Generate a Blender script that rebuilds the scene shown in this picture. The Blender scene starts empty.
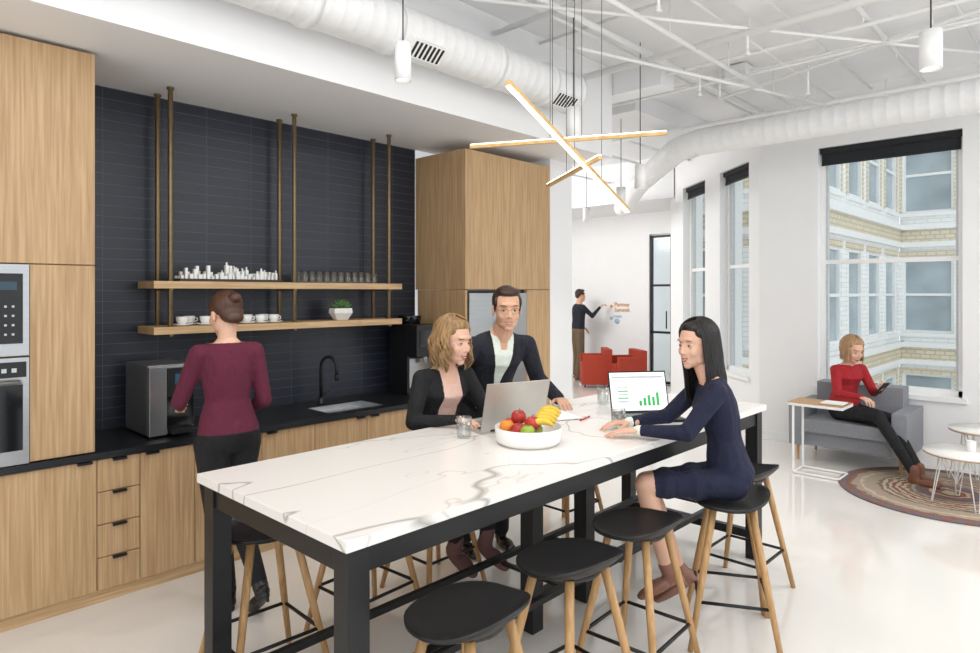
import bpy, math, random
import numpy as np
from mathutils import Vector as V, Matrix
random.seed(7)
sc=bpy.context.scene
X3=V((1,0,0));Y3=V((0,1,0));Z3=V((0,0,1))
# ---------------------------------------------------------------- materials
def lin(h):
    h=h.lstrip('#'); o=[]
    for i in (0,2,4):
        c=int(h[i:i+2],16)/255
        o.append(c/12.92 if c<=.04045 else ((c+.055)/1.055)**2.4)
    return o
def newmat(name):
    m=bpy.data.materials.new(name); m.use_nodes=True
    nt=m.node_tree; bs=nt.nodes['Principled BSDF']
    return m,nt,bs
def ramp(nt,stops):
    r=nt.nodes.new('ShaderNodeValToRGB'); e=r.color_ramp.elements
    while len(e)<len(stops): e.new(.5)
    for el,(p,c) in zip(e,stops): el.position=p; el.color=(c[0],c[1],c[2],1)
    return r
def coords(nt,scale=(1,1,1)):
    t=nt.nodes.new('ShaderNodeTexCoord'); mp=nt.nodes.new('ShaderNodeMapping')
    mp.inputs['Scale'].default_value=scale
    nt.links.new(t.outputs['Object'],mp.inputs['Vector']); return mp
def pm(name,hexc,rough=.5,metal=0,var=.06,scale=(30,30,30),bump=0,emit=0,trans=0,coat=0,folds=0,sss=0):
    m,nt,bs=newmat(name); c=lin(hexc)
    mp=coords(nt,scale); n=nt.nodes.new('ShaderNodeTexNoise'); n.inputs['Scale'].default_value=1; n.inputs['Detail'].default_value=4
    nt.links.new(mp.outputs[0],n.inputs['Vector'])
    r=ramp(nt,[(.3,[x*(1-var) for x in c]),(.7,[min(1,x*(1+var)) for x in c])])
    nt.links.new(n.outputs['Fac'],r.inputs[0]); nt.links.new(r.outputs[0],bs.inputs['Base Color'])
    bs.inputs['Roughness'].default_value=rough; bs.inputs['Metallic'].default_value=metal
    if bump:
        b=nt.nodes.new('ShaderNodeBump'); b.inputs['Strength'].default_value=bump; b.inputs['Distance'].default_value=.01
        nt.links.new(n.outputs['Fac'],b.inputs['Height']); nt.links.new(b.outputs[0],bs.inputs['Normal'])
    if folds:
        mp2=coords(nt,(9,9,5)); n2=nt.nodes.new('ShaderNodeTexNoise'); n2.inputs['Scale'].default_value=1; n2.inputs['Detail'].default_value=2; n2.inputs['Distortion'].default_value=1.2
        nt.links.new(mp2.outputs[0],n2.inputs['Vector'])
        b=nt.nodes.new('ShaderNodeBump'); b.inputs['Strength'].default_value=folds; b.inputs['Distance'].default_value=.06
        nt.links.new(n2.outputs['Fac'],b.inputs['Height']); nt.links.new(b.outputs[0],bs.inputs['Normal'])
    if emit:
        nt.links.new(r.outputs[0],bs.inputs['Emission Color']); bs.inputs['Emission Strength'].default_value=emit
    if trans: bs.inputs['Transmission Weight'].default_value=trans
    if coat: bs.inputs['Coat Weight'].default_value=coat; bs.inputs['Coat Roughness'].default_value=.06
    if sss: bs.inputs['Subsurface Weight'].default_value=sss; bs.inputs['Subsurface Scale'].default_value=.01; bs.inputs['Subsurface Radius'].default_value=(1,.35,.2)
    return m
def oak(name,a,b,scale,rough=.5):
    m,nt,bs=newmat(name)
    mp=coords(nt,scale); n=nt.nodes.new('ShaderNodeTexNoise'); n.inputs['Scale'].default_value=1; n.inputs['Detail'].default_value=6; n.inputs['Distortion'].default_value=.4
    nt.links.new(mp.outputs[0],n.inputs['Vector'])
    r=ramp(nt,[(.3,lin(a)),(.5,[(x+y)/2 for x,y in zip(lin(a),lin(b))]),(.68,lin(b))])
    nt.links.new(n.outputs['Fac'],r.inputs[0]); nt.links.new(r.outputs[0],bs.inputs['Base Color'])
    bs.inputs['Roughness'].default_value=rough
    b2=nt.nodes.new('ShaderNodeBump'); b2.inputs['Strength'].default_value=.15; b2.inputs['Distance'].default_value=.003
    nt.links.new(n.outputs['Fac'],b2.inputs['Height']); nt.links.new(b2.outputs[0],bs.inputs['Normal'])
    return m
OAK=oak('oak_veneer','#ae8a62','#cbab82',(90,90,2.6))
OAKH=oak('oak_shelf','#b89468','#d6b68c',(3,70,70))
OAKL=oak('oak_leg','#ad8350','#cda473',(60,60,4))
OAKS=oak('oak_stick','#c39a5e','#dcb87e',(20,20,20))
def brickmat(name,c1,c2,mortar,w,h,ms,off,rough,mode,bumpS=.3):
    m,nt,bs=newmat(name)
    t=nt.nodes.new('ShaderNodeTexCoord'); s=nt.nodes.new('ShaderNodeSeparateXYZ'); cb=nt.nodes.new('ShaderNodeCombineXYZ')
    nt.links.new(t.outputs['Object'],s.inputs[0])
    if mode=='xz': nt.links.new(s.outputs['X'],cb.inputs['X'])
    else:
        a=nt.nodes.new('ShaderNodeMath'); a.operation='ADD'
        nt.links.new(s.outputs['X'],a.inputs[0]); nt.links.new(s.outputs['Y'],a.inputs[1]); nt.links.new(a.outputs[0],cb.inputs['X'])
    nt.links.new(s.outputs['Z'],cb.inputs['Y'])
    b=nt.nodes.new('ShaderNodeTexBrick'); b.offset=off; b.inputs['Scale'].default_value=1
    b.inputs['Brick Width'].default_value=w; b.inputs['Row Height'].default_value=h; b.inputs['Mortar Size'].default_value=ms
    b.inputs['Mortar Smooth'].default_value=.1
    b.inputs['Color1'].default_value=(*lin(c1),1); b.inputs['Color2'].default_value=(*lin(c2),1); b.inputs['Mortar'].default_value=(*lin(mortar),1)
    nt.links.new(cb.outputs[0],b.inputs['Vector']); nt.links.new(b.outputs['Color'],bs.inputs['Base Color'])
    bs.inputs['Roughness'].default_value=rough
    bp=nt.nodes.new('ShaderNodeBump'); bp.invert=True; bp.inputs['Strength'].default_value=bumpS; bp.inputs['Distance'].default_value=.004
    nt.links.new(b.outputs['Fac'],bp.inputs['Height']); nt.links.new(bp.outputs[0],bs.inputs['Normal'])
    return m
TILE=brickmat('navy_tile','#1f232d','#242934','#434b5c',.32,.066,.0022,0,.36,'xz')
BRICK=brickmat('white_brick','#f6f6f4','#f0f0ef','#d9dadb',.22,.075,.006,.5,.7,'sum')
TAN=brickmat('tan_terracotta','#e3dac6','#d8ccb4','#c3b79c',.16,.08,.010,.5,.8,'sum',.4)
def marble():
    m,nt,bs=newmat('white_marble')
    mp=coords(nt,(1,1,1)); mp.inputs['Rotation'].default_value=(0,0,.75); mp.inputs['Scale'].default_value=(.6,1.5,1)
    def vein(scale,wd,dist,loc):
        n=nt.nodes.new('ShaderNodeTexNoise'); n.inputs['Scale'].default_value=scale; n.inputs['Detail'].default_value=3; n.inputs['Distortion'].default_value=dist; n.inputs['Roughness'].default_value=.42
        nt.links.new(mp.outputs[0],n.inputs['Vector'])
        r=ramp(nt,[(loc-wd,(0,0,0)),(loc,(1,1,1)),(loc+wd,(0,0,0))]); nt.links.new(n.outputs['Fac'],r.inputs[0]); return r
    a=vein(1.35,.0075,.5,.5); b=vein(2.6,.006,.3,.42)
    c1=nt.nodes.new('ShaderNodeMix'); c1.data_type='RGBA'; c1.inputs[6].default_value=(*lin('#efebe6'),1); c1.inputs[7].default_value=(*lin('#9a958f'),1)
    c2=nt.nodes.new('ShaderNodeMix'); c2.data_type='RGBA'; c2.inputs[7].default_value=(*lin('#b8b2ab'),1)
    mm=nt.nodes.new('ShaderNodeMath'); mm.operation='MULTIPLY'; mm.inputs[1].default_value=.8
    nt.links.new(a.outputs[0],mm.inputs[0]); nt.links.new(mm.outputs[0],c1.inputs[0])
    m2=nt.nodes.new('ShaderNodeMath'); m2.operation='MULTIPLY'; m2.inputs[1].default_value=.6
    nt.links.new(b.outputs[0],m2.inputs[0]); nt.links.new(m2.outputs[0],c2.inputs[0]); nt.links.new(c1.outputs[2],c2.inputs[6])
    nt.links.new(c2.outputs[2],bs.inputs['Base Color']); bs.inputs['Roughness'].default_value=.22
    return m
MARBLE=marble()
def rugmat():
    m,nt,bs=newmat('braided_rug')
    t=nt.nodes.new('ShaderNodeTexCoord'); ln=nt.nodes.new('ShaderNodeVectorMath'); ln.operation='LENGTH'
    nt.links.new(t.outputs['Object'],ln.inputs[0])
    ml=nt.nodes.new('ShaderNodeMath'); ml.operation='MULTIPLY'; ml.inputs[1].default_value=38; nt.links.new(ln.outputs['Value'],ml.inputs[0])
    n=nt.nodes.new('ShaderNodeTexNoise'); n.inputs['Scale'].default_value=14; n.inputs['Detail'].default_value=3; nt.links.new(t.outputs['Object'],n.inputs['Vector'])
    m3=nt.nodes.new('ShaderNodeMath'); m3.operation='MULTIPLY_ADD'; m3.inputs[1].default_value=3.5; nt.links.new(n.outputs['Fac'],m3.inputs[0]); nt.links.new(ml.outputs[0],m3.inputs[2])
    w=nt.nodes.new('ShaderNodeTexWhiteNoise'); w.noise_dimensions='1D'
    fl=nt.nodes.new('ShaderNodeMath'); fl.operation='FLOOR'; nt.links.new(m3.outputs[0],fl.inputs[0]); nt.links.new(fl.outputs[0],w.inputs['W'])
    r=ramp(nt,[(0,lin('#7d6a5a')),(.2,lin('#a39483')),(.42,lin('#8a5646')),(.6,lin('#666b77')),(.75,lin('#bdae99')),(1,lin('#93785e'))]); r.color_ramp.interpolation='CONSTANT'
    nt.links.new(w.outputs['Value'],r.inputs[0]); nt.links.new(r.outputs[0],bs.inputs['Base Color']); bs.inputs['Roughness'].default_value=.95
    return m
RUG=rugmat()
def glasspane(name,f0,blend=None,rough=.02):
    m=bpy.data.materials.new(name); m.use_nodes=True; nt=m.node_tree; nt.nodes.clear()
    o=nt.nodes.new('ShaderNodeOutputMaterial'); t=nt.nodes.new('ShaderNodeBsdfTransparent'); g=nt.nodes.new('ShaderNodeBsdfGlossy'); mx=nt.nodes.new('ShaderNodeMixShader')
    t.inputs[0].default_value=(.95,.97,.97,1); g.inputs['Roughness'].default_value=rough; mx.inputs[0].default_value=f0
    if blend:
        lw=nt.nodes.new('ShaderNodeLayerWeight'); lw.inputs[0].default_value=blend; r=ramp(nt,[(0,(f0,)*3),(1,(.75,)*3)]); nt.links.new(lw.outputs['Facing'],r.inputs[0]); nt.links.new(r.outputs[0],mx.inputs[0])
    nt.links.new(t.outputs[0],mx.inputs[1]); nt.links.new(g.outputs[0],mx.inputs[2]); nt.links.new(mx.outputs[0],o.inputs[0]); return m
PANE=glasspane('window_glass',.025,rough=.12); CLEAR=glasspane('clear_glassware',.06,.25,.05)
WALL=pm('white_wall_paint','#f1f1f1',.6,var=.01,scale=(3,3,3))
CEIL=pm('ceiling_paint','#eeeeef',.7,var=.015,scale=(2,2,2))
WHITEP=pm('white_trim_paint','#f2f2f1',.4,var=.01)
FLOORM=pm('white_epoxy_floor','#eeeae4',.14,var=.015,scale=(1.5,1.5,1.5),coat=.6)
DUCT=pm('white_painted_duct','#ececec',.45,var=.02)
BLACKM=pm('black_steel','#1b1c1e',.42,metal=.2,var=.08)
BLACKP=pm('black_plastic','#151618',.42,var=.08)
COUNTER=pm('black_stone','#191b1f',.35,var=.2,scale=(60,60,60))
BRASS=pm('aged_brass','#7d6b50',.38,metal=.8,var=.1)
STEEL=pm('stainless_steel','#b4b6b8',.3,metal=.9,var=.04,scale=(2,2,90))
DSTEEL=pm('dark_glass','#0d0f12',.08,var=.05)
SILVER=pm('laptop_aluminium','#c3c1bc',.35,metal=.6,var=.02)
WHITEC=pm('white_ceramic','#f3f2ee',.25,var=.01)
SHADE=pm('roller_shade_fabric','#25272a',.9,var=.1,scale=(200,200,200))
FGLASS=pm('facade_glass','#a3b0b6',.15,var=.25,scale=(1.3,1.3,1.3))
LED=pm('led_diffuser','#fff0d2',.5,var=0,emit=5)
LEDW=pm('downlight_diffuser','#fff6e6',.5,var=0,emit=6)
GREYF=pm('grey_upholstery','#8d9096',.9,var=.1,scale=(90,90,90),bump=.2)
GREYM=pm('sash_grey','#c9ccce',.5)
REDF=pm('red_upholstery','#a83a24',.75,var=.06,scale=(60,60,60))
CONC=pm('courtyard_paving','#c2c2c0',.8)
# ---------------------------------------------------------------- mesh builder
class B:
    def __init__(s,M=None): s.v=[];s.f=[];s.m=[];s.sm=[];s.mats=[];s.M=M
    def mi(s,mat):
        if mat not in s.mats: s.mats.append(mat)
        return s.mats.index(mat)
    def add(s,vs,fs,mat,smooth=False):
        o=len(s.v); k=s.mi(mat)
        for p in vs:
            p=V(p); s.v.append(s.M@p if s.M else p)
        for f in fs: s.f.append([o+i for i in f]); s.m.append(k); s.sm.append(smooth)
    def box(s,x0,y0,z0,x1,y1,z1,mat):
        s.add([(x0,y0,z0),(x1,y0,z0),(x1,y1,z0),(x0,y1,z0),(x0,y0,z1),(x1,y0,z1),(x1,y1,z1),(x0,y1,z1)],
              [(0,3,2,1),(4,5,6,7),(0,1,5,4),(1,2,6,5),(2,3,7,6),(3,0,4,7)],mat)
    def obox(s,c,h,ax,mat):
        c=V(c); a,b,d=[V(q)*k for q,k in zip(ax,h)]
        pts=[c-a-b-d,c+a-b-d,c+a+b-d,c-a+b-d,c-a-b+d,c+a-b+d,c+a+b+d,c-a+b+d]
        s.add(pts,[(0,3,2,1),(4,5,6,7),(0,1,5,4),(1,2,6,5),(2,3,7,6),(3,0,4,7)],mat)
    def prism(s,poly,z0,z1,mat):
        n=len(poly)
        s.add([(x,y,z0) for x,y in poly]+[(x,y,z1) for x,y in poly],
              [tuple(reversed(range(n))),tuple(range(n,2*n))]+[(i,(i+1)%n,n+(i+1)%n,n+i) for i in range(n)],mat)
    def rings(s,R,mat,smooth=True,caps=True):
        n=len(R[0]); vs=[p for r in R for p in r]; fs=[]
        for k in range(len(R)-1):
            for i in range(n):
                j=(i+1)%n; fs.append((k*n+i,k*n+j,(k+1)*n+j,(k+1)*n+i))
        if caps: fs.append(tuple(reversed(range(n)))); fs.append(tuple((len(R)-1)*n+i for i in range(n)))
        s.add(vs,fs,mat,smooth)
    def tube(s,pts,r,mat,seg=12,smooth=True,caps=True):
        pts=[V(p) for p in pts]; n=len(pts)
        if not isinstance(r,(list,tuple)): r=[r]*n
        t0=(pts[1]-pts[0]).normalized(); a=t0.orthogonal().normalized(); R=[]
        for i in range(n):
            t=(pts[min(i+1,n-1)]-pts[max(i-1,0)]).normalized()
            a=(a-t*a.dot(t)).normalized(); b=t.cross(a)
            R.append([pts[i]+(a*math.cos(2*math.pi*k/seg)+b*math.sin(2*math.pi*k/seg))*r[i] for k in range(seg)])
        s.rings(R,mat,smooth,caps)
    def ell(s,c,r,mat,ax=None,nu=16,nv=10):
        c=V(c); ax=ax or (X3,Y3,Z3)
        if not isinstance(r,(list,tuple)): r=(r,r,r)
        vs=[c+ax[2]*r[2]*-1]; fs=[]
        for j in range(1,nv):
            t=-math.pi/2+math.pi*j/nv
            for i in range(nu):
                p=2*math.pi*i/nu
                vs.append(c+ax[0]*(r[0]*math.cos(t)*math.cos(p))+ax[1]*(r[1]*math.cos(t)*math.sin(p))+ax[2]*(r[2]*math.sin(t)))
        vs.append(c+ax[2]*r[2]); top=len(vs)-1
        for i in range(nu):
            fs.append((0,1+(i+1)%nu,1+i))
            for j in range(nv-2):
                a=1+j*nu; fs.append((a+i,a+(i+1)%nu,a+nu+(i+1)%nu,a+nu+i))
            a=1+(nv-2)*nu; fs.append((a+i,a+(i+1)%nu,top))
        s.add(vs,fs,mat,True)
    def cap(s,p0,p1,r0,r1,mat,seg=14):
        s.tube([p0,p1],[r0,r1],mat,seg); s.ell(p0,r0,mat); s.ell(p1,r1,mat)
    def lathe(s,c,prof,mat,seg=24,smooth=True,caps=False,sx=1,sy=1):
        c=V(c); s.rings([[c+V((r*sx*math.cos(2*math.pi*k/seg),r*sy*math.sin(2*math.pi*k/seg),z)) for k in range(seg)] for r,z in prof],mat,smooth,caps)
    def build(s,name,parent=None,bevel=0,org=None,recenter=True):
        if org is None:
            if recenter:
                mn=[min(p[i] for p in s.v) for i in range(3)]; mx=[max(p[i] for p in s.v) for i in range(3)]
                org=V(((mn[0]+mx[0])/2,(mn[1]+mx[1])/2,mn[2]))
            else: org=V((0,0,0))
        org=V(org)
        me=bpy.data.meshes.new(name); me.from_pydata([p-org for p in s.v],[],s.f)
        for m in s.mats: me.materials.append(m)
        me.polygons.foreach_set('material_index',s.m); me.polygons.foreach_set('use_smooth',s.sm); me.update()
        o=bpy.data.objects.new(name,me); o.location=org; sc.collection.objects.link(o)
        if parent: o.parent=parent; o.matrix_parent_inverse=Matrix.Translation(-parent.location)
        if bevel:
            bv=o.modifiers.new('bevel','BEVEL'); bv.width=bevel; bv.segments=2 if bevel<.02 else 4; bv.limit_method='ANGLE'
        return o
def frame(p0,d):
    d=V((d[0],d[1],0)).normalized(); n=V((-d[1],d[0],0))
    return Matrix(((d.x,n.x,0,p0[0]),(d.y,n.y,0,p0[1]),(0,0,1,p0[2] if len(p0)>2 else 0),(0,0,0,1)))
def empty(name,loc):
    e=bpy.data.objects.new(name,None); e.location=V(loc); e.empty_display_size=.1; sc.collection.objects.link(e); return e
# ---------------------------------------------------------------- room shell
CH=3.75
poly=[(-3,-4.5),(7.6,-4.5),(7.6,2.86),(9.44,4.9),(10.85,5.62),(10.85,8.8),(-3,8.8)]
b=B(); b.prism(poly,-.12,0,FLOORM); b.build('floor')
b=B(); b.prism(poly,CH,CH+.15,CEIL); b.build('ceiling')
b=B(); b.prism([(9.2,4.85),(9.342,4.979),(10.65,5.65),(10.65,8.6),(9.2,8.6)],3.1,CH,CEIL); b.build('ceiling_dropped_hall')
def wall(name,p0,p1,th,h,holes,mat=WALL):
    d=V((p1[0]-p0[0],p1[1]-p0[1],0)); Ln=d.length; b=B(frame(p0,d)); t=0
    for (a,c,z0,z1) in sorted(holes):
        if a>t: b.box(t,-th,0,a,0,h,mat)
        if z0>0: b.box(a,-th,0,c,0,z0,mat)
        b.box(a,-th,z1,c,0,h,mat); t=c
    if t<Ln: b.box(t,-th,0,Ln,0,h,mat)
    b.build(name); return frame(p0,d)
PA=(7.449,2.876); PB=(9.342,4.979)
Mr=wall('wall_right',(7.45,-4.4),(7.45,2.876),.35,CH,[(4.4-.95,4.4+.35,.64,3.18),(4.4+1.0,4.4+2.26,.64,3.18)])
Ma=wall('wall_angled',PA,PB,.3,CH,[(.25,1.04,.64,3.18),(1.51,2.31,.64,3.18)])
wall('wall_hall',PB,(10.65,5.65),.15,CH,[])
Mf=frame((10.65,5.65),(0,1))
wall('wall_far',(10.65,6.11),(10.65,8.6),.15,CH,[])
b=B(Mf); b.box(0,-.15,2.70,.46,0,CH,WALL); b.build('wall_far_header')
wall('wall_back',(10.65,8.6),(5.1,8.6),.15,CH,[])
b=B(); b.box(5.1,4.6,0,5.25,8.6,CH,WALL); b.box(4.905,3.866,0,5.25,4.6,CH,WALL); b.build('wall_pier')
b=B(); b.box(-3,4.506,0,3.775,4.62,CH,TILE); b.build('wall_tiled',org=(0,0,.008))
b=B(); b.box(-3,3.4,2.915,5.25,4.5,CH-.002,WALL); b.build('ceiling_bulkhead')
b=B(); b.box(12.3,4.5,0,12.4,8,3.7,WALL); b.box(10.85,4.6,-.1,12.4,8,0,FLOORM); b.build('wall_office_beyond')
b=B(Mr); b.box(0,0,0,7.27,.012,.1,WHITEP); b.build('baseboard_right')
b=B(Ma); b.box(0,0,0,2.83,.012,.1,WHITEP); b.build('baseboard_angled')
b=B(Mf); b.box(.46,0,0,2.95,.012,.1,WHITEP); b.build('baseboard_far')
def window(name,M,t0,t1,z0,z1,rail,shade=.17):
    b=B(M); w=.045; y0,y1=-.2,-.1
    b.box(t0+.001,-.3,z0+.001,t1-.001,-.001,z0+.014,WHITEP); b.box(t0-.04,.001,z0-.03,t1+.04,.035,z0+.014,WHITEP)
    b.box(t0,y0,z0,t0+w,y1,z1,WHITEP); b.box(t1-w,y0,z0,t1,y1,z1,WHITEP)
    b.box(t0,y0,z1-w,t1,y1,z1,WHITEP); b.box(t0,y0,z0+.01,t1,y1,z0+.07,WHITEP)
    b.box(t0+w,y0+.02,rail-.022,t1-w,y1-.01,rail+.022,WHITEP)
    for q in (t0+w,t1-w-.022): b.box(q,y0+.03,z0+.05,q+.022,y1-.02,z1-w,GREYM)
    b.box(t0+w,-.152,z0+.06,t1-w,-.148,z1-w,PANE)
    b.box(t0+.02,-.07,z1-shade,t1-.02,-.066,z1-.002,SHADE); b.box(t0+.01,-.1,z1-.06,t1-.01,-.04,z1-.001,SHADE)
    b.box(t0+.02,-.075,z1-shade-.015,t1-.02,-.06,z1-shade,BLACKP)
    b.build(name)
window('window_1',Mr,5.4,6.66,.64,3.18,1.97)
window('window_added_for_light',Mr,3.45,4.75,.64,3.18,1.97)  # unseen window past the right edge of view, added to let in light
window('window_3',Ma,.25,1.04,.64,3.18,1.97,.15)
window('window_4',Ma,1.51,2.31,.64,3.18,1.97,.15)
b=B(Mf)
for q in (.02,.42): b.box(q,-.1,0,q+.035,-.04,2.68,BLACKM)
for z in (0,.9,1.75,2.64): b.box(.02,-.1,z,.455,-.04,z+.04,BLACKM)
b.box(.055,-.072,.04,.42,-.068,2.64,PANE); b.cap((.12,-.02,1.0),(.12,-.02,1.3),.012,.012,BLACKM); b.build('door_1')
def facade(name,p0,p1,z0,z1,first,period,ww,rec=.10):
    d=V((p1[0]-p0[0],p1[1]-p0[1],0)); Ln=d.length; b=B(frame(p0,d))
    wz=[(-1.5,.05),(.85,2.35),(3.2,4.7),(5.55,7.05),(7.9,9.4)]
    t=first; prev=0
    b.box(0.001,-.5,z0,Ln-.001,-rec-.05,z1,BRICK)
    while t+ww<Ln-.03:
        b.box(prev,-rec-.05,z0,t,0,z1,BRICK)
        for k,(a,c) in enumerate(wz):
            lo=z0 if k==0 else wz[k-1][1]
            b.box(t,-rec-.05,lo,t+ww,-.001,a,BRICK)
            b.box(t,-rec+.0,a,t+ww,-rec+.01,c,FGLASS)
            for q in (t,t+ww-.05): b.box(q,-rec,a,q+.05,-rec+.06,c,WHITEP)
            for z in (a,(a+c)/2-.025,c-.05): b.box(t,-rec,z,t+ww,-rec+.05,z+.05,WHITEP)
            b.box(t-.06,-.02,a-.07,t+ww+.06,.05,a,WHITEP)
            for q in (t-.09,t+ww): b.box(q,-.0,a,q+.09,.02,c,BRICK if k%2 else TAN)
            b.box(t-.09,0,c,t+ww+.09,.025,c+.10,TAN)
        b.box(t,-rec-.05,wz[-1][1],t+ww,-.001,z1,BRICK)
        prev=t+ww; t+=period
    b.box(prev,-rec-.05,z0,Ln,0,z1,BRICK)
    for k,(a,c) in enumerate(wz):
        b.box(0,0,c+.28,Ln,.04,c+.52,TAN); b.box(0,0,c+.52,Ln,.10,c+.62,WHITEP); b.box(0,0,c+.18,Ln,.07,c+.28,WHITEP)
    b.build(name)
facade('courtyard_wall_far',(15.1,-6),(15.1,3.05),-3,10,.06,1.35,.85)
facade('courtyard_wall_side',(15.1,3.06),(9.85,3.06),-3,10,.35,1.2,.8,.05)
facade('courtyard_wall_end',(9.85,3.2),(9.85,4.9),-3,10,.25,.85,.5,.05)
b=B(); b.box(7.8,-6,-3.1,15.1,3.05,-3,CONC); b.build('exterior_courtyard_ground')
# ---------------------------------------------------------------- cabinets
YF=3.866
def pull(b,xc,z,w=.07): b.box(xc-w/2,YF-.022,z-.010,xc+w/2,YF-.015,z+.003,BLACKM); b.box(xc-w/2,YF-.022,z,xc+w/2,YF,z+.003,BLACKM)
b=B()
b.box(-1.5,YF+.02,.07,3.77,4.5,.77,OAK); b.box(-1.5,YF+.03,0,3.77,4.4,.07,OAKH)
doors=[(-1.5,-.5),(-.5,.3),(.3,1.072),(1.282,1.579),(1.579,1.994),(1.994,2.371),(2.371,2.793),(2.793,3.17),(3.17,3.77)]
for i,(x0,x1) in enumerate(doors):
    b.box(x0+.002,YF,.075,x1-.002,YF+.02,.765,OAK); pull(b,(x1-.06 if i%2==0 else x0+.06),.763)
for k in range(4):
    z0=.075+k*.1735; b.box(1.074,YF,z0,1.280,YF+.02,z0+.169,OAK); pull(b,1.177,z0+.166)
b.build('base_cabinet_run',bevel=.0015)
b=B(); sx0,sx1,sy0,sy1=2.52,3.0,3.95,4.22
for q in [(-1.5,YF-.02,sx0,4.505),(sx1,YF-.02,3.774,4.505),(sx0,YF-.02,sx1,sy0),(sx0,sy1,sx1,4.505)]:
    b.box(q[0],q[1],.771,q[2],q[3],.806,COUNTER)
b.build('countertop')
b=B()
for q in [(sx0,sy0,sx0+.008,sy1),(sx1-.008,sy0,sx1,sy1),(sx0,sy0,sx1,sy0+.008),(sx0,sy1-.008,sx1,sy1)]: b.box(q[0],q[1],.772,q[2],q[3],.808,STEEL)
b.box(sx0,sy0,.7725,sx1,sy1,.776,STEEL); b.lathe((2.76,4.08,.776),[(0.001,.002),(.03,.002),(.035,0)],BLACKM); b.build('sink')
b=B(); fx,fy=2.70,4.32
b.lathe((fx,fy,.806),[(.001,0),(.028,0),(.028,.01),(.018,.02),(.016,.05)],BLACKM)
pts=[(fx,fy,.82),(fx,fy,1.08)]+[(fx+.02*(1-math.cos(t)),fy-.075*(1-math.cos(t)),1.08+.085*math.sin(t)) for t in [math.pi*i/10 for i in range(1,11)]]+[(fx+.04,fy-.15,1.03)]
b.tube(pts,.012,BLACKM); b.cap((fx+.015,fy,.87),(fx+.07,fy-.01,.9),.008,.006,BLACKM); b.tube([(fx+.04,fy-.15,1.04),(fx+.04,fy-.15,.99)],.015,BLACKM); b.build('kitchen_faucet')
b=B()
b.box(-1.5,YF+.02,1.79,1.063,4.5,2.90,OAK); b.box(.775,YF+.02,.808,1.063,4.5,1.79,OAK); b.box(-1.5,YF+.05,.808,.775,4.5,1.79,OAK)
for x0,x1 in [(-1.5,-.45),(-.45,.17),(.17,1.063)]: b.box(x0+.002,YF,1.792,x1-.001,YF+.02,2.895,OAK)
b.box(.777,YF,.812,1.062,YF+.02,1.786,OAK)
b.box(-1.5,YF,.812,.165,YF+.02,1.786,OAK)
b.build('tall_oak_cabinet',bevel=.0015)
b=B()
b.box(.168,YF-.012,1.34,.772,YF+.05,1.785,STEEL); b.box(.20,YF-.02,1.40,.745,YF-.012,1.74,DSTEEL)
b.box(.62,YF-.022,1.41,.74,YF-.019,1.73,BLACKP)
for i in range(4):
    for j in range(3): b.box(.64+j*.03,YF-.024,1.44+i*.045,.650+j*.03,YF-.021,1.450+i*.045,GREYM)
b.box(.64,YF-.024,1.66,.72,YF-.021,1.70,pm('oven_display','#2b4656',.3)); b.build('built_in_microwave')
b=B()
b.box(.168,YF-.012,.81,.772,YF+.05,1.33,STEEL); b.box(.20,YF-.02,.88,.745,YF-.012,1.20,DSTEEL); b.box(.18,YF-.016,1.235,.76,YF-.011,1.31,BLACKP)
b.cap((.22,YF-.05,1.215),(.73,YF-.05,1.215),.01,.01,STEEL)
for i in range(3):b.box(.62+i*.04,YF-.018,1.26,.64+i*.04,YF-.016,1.28,GREYM)
b.build('built_in_oven')
b=B()
b.box(3.777,YF+.02,1.67,4.903,4.503,2.84,OAK); b.box(4.56,YF+.02,.06,4.903,4.503,1.668,OAK); b.box(3.777,YF+.02,0,3.80,4.44,1.668,OAK)
b.box(3.803,4.45,.01,4.55,4.503,1.668,OAK)
for x0,x1 in [(3.777,4.34),(4.34,4.903)]: b.box(x0+.001,YF,1.675,x1-.001,YF+.018,2.838,OAK)
b.box(4.562,YF,.07,4.901,YF+.018,1.668,OAK); b.box(3.8,YF+.03,0,4.903,4.44,.06,OAKH); b.box(3.777,YF,0,3.80,YF+.018,1.668,OAK)
b.build('pantry_cabinet',bevel=.0012)
b=B(); b.box(3.806,YF+.03,.065,4.556,4.44,1.664,BLACKM)
b.box(3.815,YF-.01,.08,4.178,YF+.03,1.64,STEEL); b.box(4.184,YF-.01,.08,4.547,YF+.03,1.64,STEEL)
for x in (4.15,4.21): b.cap((x,YF-.05,.7),(x,YF-.05,1.4),.009,.009,STEEL); b.tube([(x,YF-.05,.75),(x,YF-.01,.75)],.007,STEEL); b.tube([(x,YF-.05,1.35),(x,YF-.01,1.35)],.007,STEEL)
b.build('stainless_refrigerator')
b=B()
for x in (1.57,2.415,3.255):
    for y in (4.21,4.42): b.tube([(x,y,1.375),(x,y,2.914)],.015,BRASS,12); b.lathe((x,y,2.9),[(.001,0),(.022,0),(.022,.013),(.001,.013)],BRASS)
for z in (1.672,1.39):
    b.box(1.465,4.185,z,3.37,4.46,z+.045,OAKH)
    for x in (1.57,2.415,3.255): b.box(x-.01,4.19,z-.014,x+.01,4.45,z,BRASS)
b.build('hanging_shelf_unit',bevel=.001)
b=B(); b.box(1.64,4.24,1.7175,2.34,4.38,1.735,pm('dark_wood','#3b2c22',.5))
x=1.65
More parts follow.
